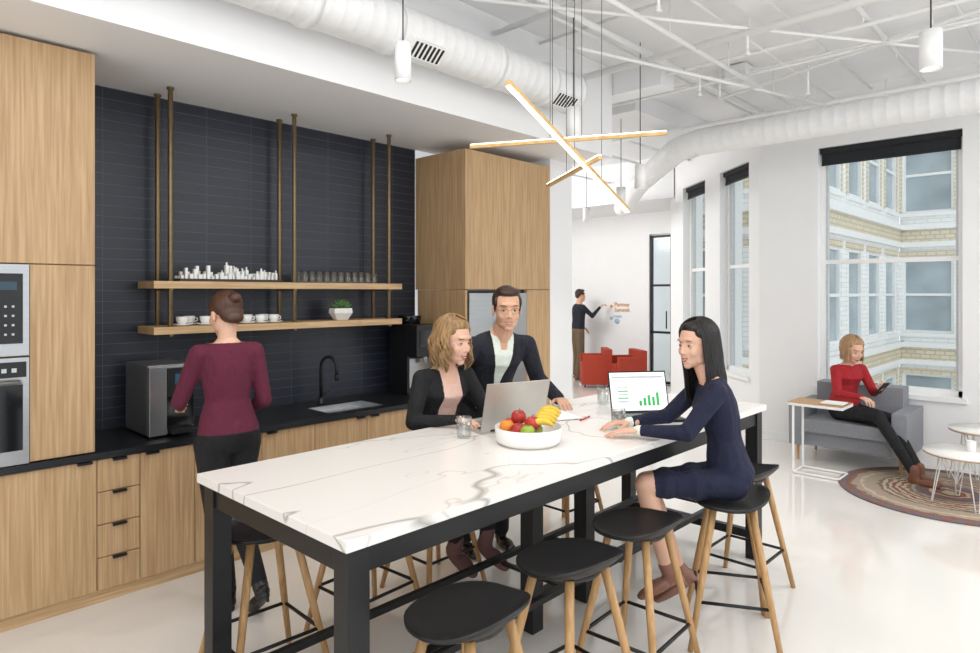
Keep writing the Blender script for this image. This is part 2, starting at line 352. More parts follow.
while x<2.31:
    for row in range(3):
        w=random.uniform(.012,.026); h=random.uniform(.015,.06)*(1.0+.6*(random.random()>.8)); y=4.25+row*.042+random.uniform(0,.008)
        b.box(x,y,1.735,x+w,y+.025,1.735+h,WHITEC)
        if random.random()>.75: b.box(x+w*.3,y+.008,1.735+h,x+w*.7,y+.018,1.735+h+.02,WHITEC)
    x+=.028
b.build('city_skyline_model')
def tumbler(b,c,r,h,mat=CLEAR,wall=.0025):
    b.lathe(c,[(.0005,0),(r*.86,0),(r*.9,.004),(r,h),(r-wall,h),(r*.88-wall,.01),(.0005,.008)],mat,18)
b=B()
for i in range(11):
    for j in range(2): tumbler(b,(2.53+i*.062,4.27+j*.075,1.7175),.028,.085)
b.build('drinking_glass_set')
b=B()
def cup(b,x,y,z,r=.036,h=.05,sau=True):
    if sau: b.lathe((x,y,z),[(.0005,0),(.035,0),(.062,.01),(.06,.013),(.0005,.006)],WHITEC,20); z+=.007
    b.lathe((x,y,z),[(.0005,0),(r*.6,0),(r*.95,h*.5),(r,h),(r-.004,h),(r*.85,h*.5),(.0005,.006)],WHITEC,20)
    b.tube([(x+r*.9,y,z+h*.75),(x+r+.018,y,z+h*.7),(x+r+.016,y,z+h*.35),(x+r*.75,y,z+h*.25)],.004,WHITEC,8)
for x in (1.67,1.82,1.90,2.10,2.20,2.30): cup(b,x,4.29,1.4355)
for x in (1.76,2.16,2.28): cup(b,x,4.40,1.4355)
b.build('coffee_cup_set')
e=empty('potted_succulent',(2.87,4.31,1.4355))
b=B(); b.lathe((2.87,4.31,1.4355),[(.001,0),(.055,0),(.092,.055),(.088,.09),(.078,.09),(.07,.07),(.001,.07)],WHITEC,7,smooth=False); b.build('pot',e)
GREEN=pm('succulent_green','#5a8248',.6,var=.3)
b=B()
for i in range(34):
    a=i*2.4; el=.35+1.1*(i/34); l=.10-.01*(i/34); d=V((math.cos(a)*math.cos(el),math.sin(a)*math.cos(el),math.sin(el)))
    p=V((2.87,4.31,1.508)); b.tube([p,p+d*l*.5+Z3*.006,p+d*l],[.006,.010,.001],GREEN,6)
b.build('leaves',e)
b=B(); x0,x1,y0,y1=1.37,1.63,3.98,4.38
b.box(x0,y0+.03,.82,x1,y1,1.215,STEEL)
for x in (x0+.03,x1-.03):
    for y in (y0+.05,y1-.04): b.tube([(x,y,.8065),(x,y,.83)],.015,BLACKP)
b.box(x0+.10,y0,1.04,x1-.005,y0+.03,1.205,BLACKP); b.box(x0+.10,y0+.018,.85,x1-.005,y0+.03,1.04,DSTEEL); b.box(x0+.11,y0-.05,.825,x1-.01,y0+.03,.85,BLACKP)
b.box(x0,y0+.0,.82,x0+.095,y0+.03,1.215,STEEL); b.tube([(x1-.08,y0-.015,.99),(x1-.08,y0-.015,1.065)],.014,BLACKP); b.tube([(x1-.08,y0-.015,1.06),(x1-.08,y0+.02,1.06)],.014,BLACKP)
b.box(x0+.14,y0-.003,1.11,x1-.05,y0,1.17,pm('touch_display','#31556e',.2)); b.box(x0,y0+.03,1.215,x1,y1,1.223,STEEL)
b.build('countertop_water_dispenser',bevel=.004)
b=B(); x0,x1,y0,y1=3.42,3.70,4.06,4.42
b.box(x0,y0+.12,.8065,x1,y1,1.38,BLACKP); b.box(x0,y0,1.12,x1,y0+.12,1.38,BLACKP); b.box(x0,y0,.8065,x1,y0+.12,.84,STEEL); b.box(x0+.03,y0-.004,1.2,x1-.03,y0,1.34,DSTEEL)
b.tube([(x0+.14,y0+.06,1.06),(x0+.14,y0+.06,1.13)],.02,STEEL); b.box(x0+.02,y0+.115,.86,x1-.02,y0+.12,1.1,STEEL); b.lathe((x0+.14,y0+.26,1.38),[(.001,0),(.09,0),(.1,.07),(.001,.07)],DSTEEL)
b.build('espresso_machine',bevel=.004)
# ---------------------------------------------------------------- table
TX0,TX1,TY0,TY1,TZ=1.05,4.13,1.55,2.555,.95
b=B(); b.box(TX0,TY0,TZ-.034,TX1,TY1,TZ,MARBLE)
lg=.075; i0=.02; zt=TZ-.0345
xs=(TX0+i0,TX1-i0-lg); ys=(TY0+i0,TY1-i0-lg)
for x in xs:
    for y in ys: b.box(x,y,0,x+lg,y+lg,zt,BLACKM)
    b.box(x+.01,ys[0]+lg,zt-.085,x+lg-.01,ys[1],zt,BLACKM)
    b.box(x+.015,ys[0]+lg,.12,x+lg-.015,ys[1],.17,BLACKM)
for y in ys: b.box(xs[0]+lg,y+.01,zt-.085,xs[1],y+lg-.01,zt,BLACKM)
yc=(TY0+TY1)/2
b.box(xs[0]+.03,yc-.025,.12,xs[1]+.03,yc+.025,.17,BLACKM)
for x in (2.42,2.86): b.box(x,yc-.04,0,x+.08,yc+.04,zt,BLACKM); b.box(x+.01,ys[0]+.03,zt-.07,x+.07,ys[1]+.03,zt-.005,BLACKM)
b.box(2.3,yc-.03,zt-.16,3.0,yc+.03,zt-.09,BLACKM)
for y in (yc-.22,yc+.22): b.box(xs[0]+.03,y-.015,.27,xs[1]+.03,y+.015,.30,BLACKM)
for x in (xs[0]+.03,2.45,2.89,xs[1]+.02): b.box(x,yc-.23,.26,x+.03,yc+.23,.275,BLACKM)
b.build('marble_bar_table',bevel=.002)
def stool(x,y,yaw):
    M=Matrix.Translation((x,y,0))@Matrix.Rotation(yaw,4,'Z'); b=B(M); SZ=.66
    n=32; rr=[0.02,.3,.55,.75,.88,.96,1.0]; top=[];bot=[]
    for r in rr:
        t=[];u=[]
        for k in range(n):
            a=2*math.pi*k/n; c,s=math.cos(a),math.sin(a)
            px=.205*r*(abs(c)**.85)*(1 if c>=0 else -1); py=.175*r*(abs(s)**.85)*(1 if s>=0 else -1)
            back=max(0,-s)**1.5*max(0,(r-.6)/.4)**1.6*.045; edge=max(0,(r-.7)/.3)**2*.006
            z=SZ-.012+.008*r*r+edge+back
            t.append(V((px,py,z))); u.append(V((px*.985,py*.985,z-.016-.008*(1-r))))
        top.append(t); bot.append(u)
    b.rings(bot[:]+[top[-1]]+top[::-1][1:],BLACKP,True,True)
    b.lathe((0,0,SZ-.045),[(.001,0),(.11,0),(.12,.012),(.12,.02),(.001,.02)],BLACKP)
    F=[]
    for sx in (-1,1):
        for sy in (-1,1):
            p0=V((sx*.095,sy*.085,SZ-.03)); p1=V((sx*.215,sy*.195,0)); b.tube([p0,p0.lerp(p1,.45),p1],[.017,.0165,.0125],OAKL,12); F.append(p0.lerp(p1,.66))
    for i,j in ((0,1),(1,3),(3,2),(2,0)): b.tube([F[i],F[j]],.008,BLACKM,8)
    b.build('bar_stool')
for x,y,a in [(1.43,1.45,.1),(1.97,1.46,-.1),(2.47,1.47,.05),(3.09,1.33,.5),(3.60,1.48,0),(1.36,2.62,3.1),(1.92,2.66,3.2),(2.45,2.76,3.15),(3.62,2.72,3.1)]: stool(x,y,a)
# ---------------------------------------------------------------- table items
e=empty('fruit_bowl',(2.32,1.955,TZ))
b=B(); b.lathe((2.32,1.955,TZ),[(.001,.001),(.135,.001),(.152,.02),(.157,.08),(.151,.08),(.146,.025),(.001,.018)],WHITEC,40); b.build('bowl',e)
def apple(b,c,r,mat):
    b.lathe(c,[(.002,-.72*r),(.3*r,-.85*r),(.75*r,-.7*r),(1.0*r,-.05*r),(.95*r,.4*r),(.6*r,.82*r),(.25*r,.85*r),(.03*r,.62*r)],mat,18); b.tube([V(c)+V((0,0,.6*r)),V(c)+V((.006,0,1.15*r))],.0015,BRASS,5)
APR=pm('apple_red','#b0302a',.35,var=.35,scale=(25,25,25)); APG=pm('apple_green','#8fa63a',.35,var=.2); ORG=pm('orange_peel','#e08a2c',.5,var=.1,bump=.1,scale=(250,250,250)); BAN=pm('banana_yellow','#e3bd3c',.5,var=.12,scale=(20,20,20))
b=B(); X0,Y0,Z0=2.32,1.955,TZ
def cs(dl,dd): return V((.6884*dl+.7254*dd,-.7254*dl+.6884*dd,0))
for dl,dd,z,m,r in [(-.10,.0,.075,ORG,.036),(-.05,-.06,.07,APR,.037),(-.045,.03,.115,APR,.036),(.015,-.05,.10,APR,.036),(-.01,-.1,.072,APG,.034),(-.08,.08,.07,APR,.036),(.02,.09,.07,ORG,.037),(.03,.0,.06,APG,.036)]:
    apple(b,V((X0,Y0,Z0+z))+cs(dl,dd),r,m)
b.build('apples_and_oranges',e)
b=B()
for k in range(5):
    pts=[];rad=[]
    for i in range(9):
        t=i/8; ang=-.9+1.8*t
        pts.append(V((X0,Y0,Z0+.06+.055*math.cos(ang)+k*.008))+cs(.065+.085*math.sin(ang)*.8+.012*k-.01,-.085+.033*k+.02*math.cos(ang))); rad.append([.004,.011,.015,.017,.0175,.017,.015,.01,.005][i])
    b.tube(pts,rad,BAN,7)
b.build('bananas',e)
for x,y in ((2.19,2.25),(2.90,1.84),(3.45,2.3)):
    b=B(); tumbler(b,(x,y,TZ+.001),.038,.10); b.build('water_glass')
def laptop(c,ax,lidmat,scr,base,tilt,w=.345,dpt=.24):
    A=V((ax[0],ax[1],0)).normalized(); Bk=Z3.cross(A)
    c=V(c); b=B()
    b.obox(c+Z3*.008,(w/2,dpt/2,.0075),(A,Bk,Z3),base); b.obox(c+Z3*.0158+Bk*.02,(w/2*.88,dpt*.24,.0006),(A,Bk,Z3),BLACKP); b.obox(c+Z3*.0158-Bk*.075,(.05,.032,.0006),(A,Bk,Z3),GREYM)
    for i in range(11):
        for j in range(4): b.obox(c+Z3*.0168+Bk*(-.02+j*.024)+A*(-.13+i*.026),(.0105,.0095,.001),(A,Bk,Z3),DSTEEL)
    h=c+Bk*dpt/2+Z3*.016; Up=(Z3*math.cos(tilt)+Bk*math.sin(tilt)); N=Up.cross(A)
    if N.dot(Bk)>0: N=-N
    b.obox(h+Up*dpt/2,(w/2,dpt/2,.003),(A,Up,N),lidmat)
    b.obox(h+Up*dpt/2+N*.0034,(w/2*.96,dpt/2*.93,.0006),(A,Up,N),scr)
    b.tube([h-A*w*.35,h+A*w*.35],.007,BLACKP,8)
    return b,h,Up,N,A
SCR=pm('laptop_screen','#f4f6f6',.3,var=.02,emit=.45); SCR2=pm('laptop_screen_dark','#9fb4c4',.3,emit=.4,var=.3,scale=(8,8,8)); GB=pm('chart_green','#3fae5a',.4,emit=.3)
b,h,Up,N,A=laptop((2.50,2.30,TZ),(-.95,.31),SILVER,SCR2,SILVER,.28,.36,.25)
b.build('silver_laptop',bevel=.001)
b,h,Up,N,A=laptop((3.22,1.85,TZ),(.78,-.62),BLACKM,SCR,BLACKM,.3,.345,.235)
o=h+N*.0045
for i,hh in enumerate((.03,.045,.06,.05,.075)): b.obox(o+A*(.005+i*.026)+Up*(.035+hh/2),(.008,hh/2,.0006),(A,Up,N),GB)
b.obox(o+A*(-.09)+Up*.10,(.042,.06,.0006),(A,Up,N),pm('chart_pane','#dfe5e2',.4,emit=.4))
for i in range(5): b.obox(o+A*(-.095)+Up*(.06+i*.02)+N*.001,(.03,.003,.0006),(A,Up,N),GB if i%2 else GREYM)
b.obox(o+Up*.2,(.155,.006,.0006),(A,Up,N),GREYM)
b.build('black_laptop',bevel=.001)
b=B(); PAPER=pm('paper','#f6f5f1',.7,var=.01)
b.obox((2.93,2.27,TZ+.004),(.10,.13,.003),(V((.9,-.43,0)),V((.43,.9,0)),Z3),PAPER); b.obox((2.93,2.27,TZ+.0015),(.102,.132,.001),(V((.9,-.43,0)),V((.43,.9,0)),Z3),BLACKP); b.build('notebook')
b=B(); REDP=pm('red_pen_body','#c32b22',.4); b.tube([(2.90,2.08,TZ+.006),(3.03,2.11,TZ+.006)],.0045,REDP,8); b.tube([(3.03,2.11,TZ+.006),(3.045,2.114,TZ+.006)],[.0045,.001],BLACKP,8); b.build('red_pen')
# ---------------------------------------------------------------- pendant lights
b=B()
def lstick(b,p0,p1,w,down,ts):
    p0=V(p0);p1=V(p1); d=(p1-p0).normalized(); s=d.cross(Z3).normalized(); u=s.cross(d); c=(p0+p1)/2; L=(p1-p0).length/2
    b.obox(c,(L,w,w*.8),(d,s,u),OAKS); b.obox(c-u*w*1.0*down,(L*.99,w*.85,w*.3),(d,s,u),LED)
    for t in ts:
        q=p0.lerp(p1,t); b.tube([q,(q.x,q.y,CH-.03)],.0016,BLACKM,5)
lstick(b,(2.158,1.939,2.58),(3.483,2.141,2.15),.013,1,(.3,.72))
lstick(b,(2.606,2.629,2.47),(3.19,1.72,2.50),.011,-1,(.42,.58)); lstick(b,(3.38,2.684,2.347),(2.776,1.869,2.33),.011,-1,(.42,.58))
b.lathe((2.9,2.15,CH-.03),[(.001,0),(.22,0),(.22,.029),(.001,.029)],WHITEP); b.build('stick_chandelier')
def canp(x,y,z,h=.21,r=.05):
    b=B(); b.lathe((x,y,z-h/2),[(.001,.02),(r*.85,.02),(r*.9,0),(r,0),(r,h),(.001,h)],WHITEP,24); b.lathe((x,y,z-h/2+.017),[(.001,0),(r*.8,0),(.001,.001)],LEDW,20)
    b.tube([(x,y,z+h/2),(x,y,CH-.002)],.004,BLACKM,6); b.build('cylinder_pendant_light')
    l=bpy.data.lights.new('pendant_spot','SPOT'); l.energy=24; l.spot_size=1.9; l.spot_blend=.8; l.shadow_soft_size=.04; l.color=(1,.96,.91)
    o=bpy.data.objects.new('pendant_spot_light',l); o.location=(x,y,z-h/2-.03); sc.collection.objects.link(o)
for q in [(2.218,2.747,2.88,.20,.044),(4.28,.717,2.98,.21,.055),(3.74,2.74,2.84),(4.86,2.87,2.62,.2,.045),(6.2,3.9,2.7,.2,.05),(5.6,.55,2.75,.2,.05),(7.4,5.2,2.7,.2,.05)]: canp(*q)
# ---------------------------------------------------------------- ducts, pipes
def duct(name,pts,r,rib=.11,extra=None):
    P=[V(p) for p in pts]; out=[];rad=[]
    for i in range(len(P)-1):
        L=(P[i+1]-P[i]).length; n=max(1,int(L/rib))
        for k in range(n):
            for t,dr in ((0,0),(.86,0),(.93,.0025)): out.append(P[i].lerp(P[i+1],(k+t)/n)); rad.append(r+dr)
    out.append(P[-1]); rad.append(r)
    b=B(); b.tube(out,rad,DUCT,36)
    if extra: extra(b)
    return b.build(name)
def ex(b):
    for x in (.9,1.9,2.45,3.35,3.95,4.3): b.tube([(x-.03,3.19,3.26),(x+.03,3.19,3.26)],.162,DUCT,36)
    for x in (2.68,4.1):
        ax=(X3,V((0,.75,-.66)),V((0,.66,.75))); c=V((x,3.19,3.26))-ax[2]*.152
        b.obox(c,(.13,.06,.012),ax,WHITEP)
        for k in range(7): b.obox(c-ax[2]*.010+X3*(-.105+.035*k),(.008,.05,.006),ax,BLACKM)
duct('round_duct',[(-1.5,3.19,3.26),(4.35,3.19,3.26)],.15,.09,ex)
arc=[(6.41,-4,3.2),(6.41,3.1,3.2)]+[(6.41+.55*(1-math.cos(t)),3.1+.55*math.sin(t),3.2-.05*t) for t in (.3,.6,.9)]+[(7.7,4.55,3.1),(8.6,5.3,3.02),(9.1,5.7,3.0)]
duct('round_duct',arc,.13,.10)
b=B(); PIP=WHITEP
def pipe(p0,p1,r=.016): b.tube([p0,p1],r,PIP,10)
for x,z,r in [(3.6,3.6,.02),(4.15,3.68,.012),(4.7,3.52,.028),(5.05,3.66,.012),(5.4,3.62,.016),(5.7,3.55,.012),(6.0,3.68,.012),(6.9,3.5,.022)]: pipe((x,-4,z),(x,3.38 if x<5.2 else 8,z),r)
for y,z,r in [(-.4,3.6,.016),(.3,3.58,.016),(.8,3.7,.010),(1.3,3.66,.02),(1.75,3.7,.010),(2.05,3.62,.012),(2.3,3.5,.018),(2.75,3.6,.025),(2.95,3.66,.016)]: pipe((-2,y,z),(7.44,y,z),r)
for y,z in [(4.4,3.55),(5.2,3.6),(6.0,3.45)]: pipe((5.3,y,z),(9.2,y,z),.018)
for x in range(1,8):
    for y in (.3,1.3,2.3): pipe((x+.3,y,3.5 if y>2 else 3.6),(x+.3,y,CH-.001),.006)
for x,y in [(4.7,1.9),(5.4,.9),(3.6,2.0),(5.4,2.6),(6.9,1.5),(4.7,.4),(6.0,1.9)]:
    pipe((x,y,3.62),(x,y,3.38),.01); b.lathe((x,y,3.36),[(.001,0),(.025,.0),(.012,.02),(.012,.04),(.001,.04)],WHITEP,12)
pipe((4.2,-2,3.42),(5.8,2.6,3.42),.012); pipe((5.8,2.6,3.42),(5.8,2.6,CH-.001),.012); pipe((3.0,3.0,3.55),(7.3,.2,3.55),.012); pipe((4.0,2.9,3.48),(7.3,1.9,3.48),.014)
b.build('ceiling_pipes')
b=B(); b.box(4.2,1.65,3.6,4.5,1.85,3.74,DUCT); b.box(5.9,2.4,3.56,6.1,2.6,3.74,DUCT); b.build('ceiling_junction_boxes',bevel=.004)
b=B(); b.box(6.0,3.6,3.55,8.6,3.95,3.749,CEIL); b.box(5.26,2.9,3.5,5.5,8.6,3.749,CEIL); b.build('ceiling_beam')
# ---------------------------------------------------------------- lounge
b=B(); b.lathe((6.45,.95,0.001),[(.001,0),(.8,0),(.805,.006),(.795,.012),(.001,.012)],RUG,64); b.build('round_braided_rug',org=(6.45,.95,.001))
def wiretable(x,y,r,h):
    b=B(); b.lathe((x,y,h-.02),[(.001,0),(r-.01,0),(r,.01),(r,.02),(.001,.02)],WHITEC,40); b.lathe((x,y,h-.024),[(.001,0),(r-.004,0),(r-.002,.008),(r-.008,.004),(.001,.004)],OAKL,40)
    zf=.018
    for k in range(4):
        a=k*math.pi/2+.4
        def q(rr,da,z): return (x+rr*math.cos(a+da),y+rr*math.sin(a+da),z)
        b.tube([q(r*.6,-.25,h-.025),q(r*.8,-.05,zf),q(r*.8,.05,zf),q(r*.6,.25,h-.025)],.004,WHITEP,8)
        b.tube([q(r*.6,.25,h-.03),q(r*.45,.8,h*.45),q(r*.6,2*math.pi/4-.25,h-.03)],.004,WHITEP,8)
    b.build('wire_coffee_table')
wiretable(6.18,.80,.29,.42); wiretable(6.84,.76,.26,.50)
b=B(); tumbler(b,(6.22,.78,.421),.032,.08,WHITEC); b.build('white_cup')
b=B()
b.box(6.76,1.40,.16,7.36,2.20,.30,GREYF); b.box(6.70,1.425,.30,7.2,2.175,.42,GREYF)
b.box(7.16,1.42,.30,7.40,2.18,.74,GREYF); b.box(6.70,1.30,.16,7.40,1.42,.56,GREYF); b.box(6.70,2.18,.16,7.40,2.30,.56,GREYF)
for x in (6.78,7.32):
    for y in (1.36,2.24): b.tube([(x,y,.17),(x,y,0)],[.018,.012],OAKL,10)
b.build('grey_armchair',bevel=.045)
b=B(); b.box(6.2,1.68,.62,6.52,2.14,.645,WHITEP)
b.box(6.2,1.68,.645,6.52,2.14,.652,OAKL)
for x in (6.23,6.49):
    b.tube([(x,2.10,.625),(x,2.10,.012)],.011,WHITEP,8); b.tube([(x,2.10,.012),(x,1.72,.012)],.011,WHITEP,8)
for y in (1.72,2.10): b.tube([(6.23,y,.012),(6.49,y,.012)],.011,WHITEP,8)
b.build('c_shaped_side_table',bevel=.002)
b=B(); b.box(6.26,1.70,.653,6.44,1.88,.665,PAPER); b.box(6.255,1.695,.6525,6.445,1.885,.655,BLACKP); b.build('open_notepad')
def redchair(x,y,yaw):
    M=Matrix.Translation((x,y,0))@Matrix.Rotation(yaw,4,'Z'); b=B(M)
    b.box(-.24,-.24,.05,.24,.24,.36,REDF); b.box(-.26,.14,.05,.26,.26,.66,REDF); b.box(-.26,-.24,.05,-.17,.16,.55,REDF); b.box(.17,-.24,.05,.26,.16,.55,REDF); b.box(-.16,-.25,.36,.16,.14,.42,REDF)
    for sx in (-.2,.2):
        for sy in (-.2,.2): b.tube([(sx,sy,.06),(sx,sy,0)],.015,BLACKM,8)
    b.build('red_lounge_chair',bevel=.03)
redchair(9.62,6.58,-2.4); redchair(9.75,6.02,-2.2)
def text(name,s,loc,size,mat,parent):
    cu=bpy.data.curves.new(name,'FONT'); cu.body=s; cu.size=size; cu.extrude=.003; cu.materials.append(mat)
    o=bpy.data.objects.new(name,cu); sc.collection.objects.link(o); o.location=loc; o.rotation_euler=(math.pi/2,0,-math.pi/2)
    o.parent=parent; o.matrix_parent_inverse=Matrix.Translation(-parent.location)
ORM=pm('sign_orange','#e3a35e',.5); BLM=pm('sign_blue','#a9cbe3',.5)
e=empty('wall_sign_lettering',(10.63,6.85,1.2))
text('line_1','Partner',(10.64,6.84,1.38),.11,ORM,e); text('line_2','Summit',(10.64,6.84,1.28),.11,ORM,e); text('line_3','create',(10.64,6.88,1.17),.08,BLM,e)
b=B()
for (y,z,r,m) in [(6.91,1.15,.03,BLM),(6.78,1.10,.05,BLM),(6.91,1.38,.03,ORM)]: b.tube([(10.636,y,z),(10.646,y,z)],r,m,20)
b.build('dots',e)
# ---------------------------------------------------------------- people
def remesh(b,name,vox,it,parent,classify=None,mats=None,disp=None,sub=0):
    o=b.build(name,parent,recenter=False)
    m=o.modifiers.new('r','REMESH'); m.mode='VOXEL'; m.voxel_size=vox; m.use_smooth_shade=True
    s=o.modifiers.new('s','SMOOTH'); s.factor=.5; s.iterations=it
    if sub: q=o.modifiers.new('u','SUBSURF'); q.levels=sub; q.render_levels=sub
    dg=bpy.context.evaluated_depsgraph_get(); me=bpy.data.meshes.new_from_object(o.evaluated_get(dg))
    o.modifiers.clear(); o.data=me; me.materials.clear()
    for q in (mats or b.mats[:1]): me.materials.append(q)
    n=len(me.polygons); me.polygons.foreach_set('use_smooth',[True]*n)
    if disp:
        c=np.empty(len(me.vertices)*3); me.vertices.foreach_get('co',c); me.vertices.foreach_set('co',disp(c.reshape(-1,3)).reshape(-1))
    if classify:
        c=np.empty(n*3); me.polygons.foreach_get('center',c); me.polygons.foreach_set('material_index',classify(c.reshape(-1,3)))
    else: me.polygons.foreach_set('material_index',[0]*n)
    me.update(); return o
TF=[(-.16,.10,.085,0),(-.06,.155,.115,-.01),(.05,.17,.122,-.015),(.22,.150,.105,0),(.40,.122,.088,0),(.58,.134,.10,0),(.73,.148,.120,.015),(.86,.155,.092,.0),(.94,.130,.07,-.008),(1.0,.075,.055,-.01),(1.06,.048,.048,-.005)]
TM=[(-.16,.10,.09,0),(-.06,.155,.115,0),(.05,.165,.12,0),(.22,.158,.115,.005),(.40,.152,.11,.005),(.58,.168,.115,.0),(.73,.185,.125,.005),(.86,.195,.11,.0),(.94,.165,.082,-.008),(1.0,.095,.065,-.01),(1.06,.060,.058,-.005)]
SKIN=pm('skin_light','#ddb097',.5,var=.03,sss=.12); SKIN2=pm('skin_tan','#d8a88b',.5,var=.03,sss=.12)
EYEW=pm('eye_white','#d9d4cf',.3,var=0); EYED=pm('eye_iris','#2a1c14',.2,var=0); TEETH=pm('teeth','#ece8df',.3,var=0)
def hand(emp,name,W,d,n,left,curl,mat,s=1.0):
    d=d.normalized(); n=(n-d*n.dot(d)).normalized(); t=d.cross(n)*(-1 if left else 1); b=B()
    W=W-d*.01
    for k in range(4):
        o=.027-.018*k; kn=W+d*(.088-.004*abs(k-1))*s+t*o*s
        b.cap(W+t*o*.45*s,kn,.0125*s,.0105*s,mat,10)
        dd=d.copy()+t*(.10-.07*k); dd.normalize(); p=kn; nn=n.copy()
        for L,r in zip([(.040,.024,.020),(.045,.027,.021),(.042,.025,.020),(.032,.019,.018)][k],(.0088,.0078,.0068)):
            d2=(dd*math.cos(curl)+nn*math.sin(curl)).normalized(); nn=(nn*math.cos(curl)-dd*math.sin(curl)).normalized(); dd=d2
            q=p+dd*L*s; b.cap(p,q,r*s,r*.9*s,mat,8); p=q
    b.ell(W+d*.05*s,(.05*s,.036*s,.014*s),mat,(d,t,n))
    p=W+d*.022*s+t*.022*s+n*.004; dd=(d*.65+t*.7+n*.35*curl*2).normalized()
    for L,r in ((.035,.0115),(.028,.0095),(.022,.008)):
        q=p+dd*L*s; b.cap(p,q,r*s,r*.9*s,mat,8); p=q; dd=(dd+d*.28+n*.1).normalized()
    b.cap(W-d*.03,W+d*.01,.021*s,.022*s,mat,10)
    remesh(b,name,.0035,2,emp)
def shoe(emp,name,A,toe,heel,mat,sole,pump=False):
    t=toe.normalized(); s=Z3.cross(t)
    if s.length<.1: s=X3
    s.normalize(); u=t.cross(s); b=B()
    if u.z<0: u=-u
    a=A-u*.055
    b.ell(a,(.052,.037,.036),mat,(t,s,u)); b.ell(a+t*.09-u*.012,(.075,.043,.028),mat,(t,s,u)); b.ell(a+t*.15-u*.018,(.05,.038,.021),mat,(t,s,u))
    b.cap(A+u*(-.03),A+u*(.0 if pump else .03),.04,.036 if pump else .04,mat)
    b.ell(a+t*.07-u*.032,(.125,.040,.010),sole,(t,s,u))
    if heel: b.cap(a-t*.03-u*.03,a-t*.035-u*(.03+heel),.016,.009,mat)
    remesh(b,name,.006,2,emp)
def head(emp,c,hf,pitch,st,roll=0):
    F=V((hf[0],hf[1],0)).normalized()*math.cos(pitch)+Z3*math.sin(pitch); L=Z3.cross(F).normalized(); U=F.cross(L)
    if roll: R=Matrix.Rotation(roll,3,F); L=R@L; U=R@U
    k=st.get('hs',1.0); Q=lambda l,f,u: c+(L*l+F*f+U*u)*k
    ax=(L,F,U); sk=st['skin']; b=B(); fem=st.get('fem',True); jw=.92 if fem else 1.08; sm=st.get('smile',1); nf=-.004 if fem else 0
    def e(l,f,u,r,m=sk,bb=None): (bb or b).ell(Q(l,f,u),tuple(x*k for x in r),m,ax,20,14)
    e(0,-.012,.035,(.073,.090,.083)); e(0,.016,-.015,(.061*(.98 if fem else 1.02),.071,.088)); e(0,.030,-.068,(.045*jw,.049,.035)); e(0,.058,-.090,(.023*jw,.020,.017))
    e(0,.070,.036,(.046,.014,.014))
    for s in (-1,1):
        e(s*.034,.053,-.022,(.023,.022,.028)); e(s*.0095,.086+nf,-.028,(.0075,.009,.007)); e(s*.073,-.010,-.006,(.008,.017,.030)); e(s*.041,.008,-.058,(.015*jw,.036,.028))
    b.cap(Q(0,.078,.012),Q(0,.0955+nf,-.023),.0068*k,.0088*k,sk)
    nb=st['neckbase']; b.cap(Q(0,-.016,-.05),nb,.047*(.93 if fem else 1.15)*k,.053*(.92 if fem else 1.15),sk)
    G=[(-.031,.006,.0135,-.0075),(.031,.006,.0135,-.0075),(0,-.058,.014,.004),(0,-.079,.009,-.002)]
    c0=np.array(c); Ln,Fn,Un=np.array(L),np.array(F),np.array(U)
    def disp(C):
        r=(C-c0)/k; l=r@Ln; f=r@Fn; u=r@Un; d=np.zeros(len(C))
        for gl,gu,sg,am in G: d+=am*np.exp(-((l-gl)**2+(u-gu)**2)/(2*sg*sg))
        d*=np.clip((f-.03)/.02,0,1); return C+np.outer(d*k,Fn)
    remesh(b,'head',.003,6,emp,disp=disp)
    b=B(); br=st['brow']
    for s in (-1,1):
        ec=(s*.0300,.0615,.006); er=.0120
        e(*ec,(er,er,er),EYEW,b); b.ell(Q(ec[0],ec[1]+er*.66,ec[2]),(.0064*k,.0050*k,.0064*k),EYED,ax,14,8)
        def patch(e0,e1,rr,mat):
            vs=[];fs=[];nu=14;nv=6
            for j in range(nv+1):
                for i in range(nu+1):
                    az=-1.45+2.9*i/nu; x=az/1.45; edge=e1*max(0,1-1.25*x*x); el=e0+(edge-e0)*j/nv
                    vs.append(Q(ec[0]+rr*math.sin(az)*math.cos(el),ec[1]+rr*math.cos(az)*math.cos(el),ec[2]+rr*math.sin(el)))
            for j in range(nv):
                for i in range(nu): a=j*(nu+1)+i; fs.append((a,a+1,a+nu+2,a+nu+1))
            b.add(vs,fs,mat,True); return vs[nv*(nu+1):]
        up=patch(1.5,.36-.04*sm,er*1.12,sk); patch(-1.5,-.36+.08*sm,er*1.10,sk)
        b.tube(up,[.0005*k+.0011*k*math.sin(math.pi*i/14) for i in range(15)],EYED,6)
        bw=[Q(s*(.033+.019*t),.0795-.009*max(0,t)**2-.002*t*t,.0285+.004*(1-t*t)) for t in [x/4 for x in range(-4,5)]]
        wd=.0020 if fem else .0027
        b.tube(bw,[wd*k*q for q in (.5,.8,.95,1,1,.9,.8,.6,.3)],br,6)
    b.build('eyes_and_brows',emp,recenter=False)
    b=B(); LIP=st['lip']; T=[x/6 for x in range(-6,7)]; y0=.0870
    up=[Q(.0235*t,y0-.015*t*t,-.0555+.007*sm*t*t-.0012*math.exp(-(t*5)**2)) for t in T]; lo=[Q(.0225*t,y0-.001-.0145*t*t,-.0630-.004*sm+(.011*sm+.007)*t*t) for t in T]
    rr=[.0008+.0019*(1-t*t) for t in T]
    b.tube(up,[x*k for x in rr],LIP,8); b.tube(lo,[x*1.25*k for x in rr],LIP,8)
    vs=[p-F*.001 for p in up]+[p-F*.001 for p in lo]; n=len(T)
    b.add(vs,[(i,i+1,n+i+1,n+i) for i in range(n-1)],TEETH if sm>.5 else LIP,True)
    b.build('mouth',emp,recenter=False)
    return Q,L,F,U,ax,k
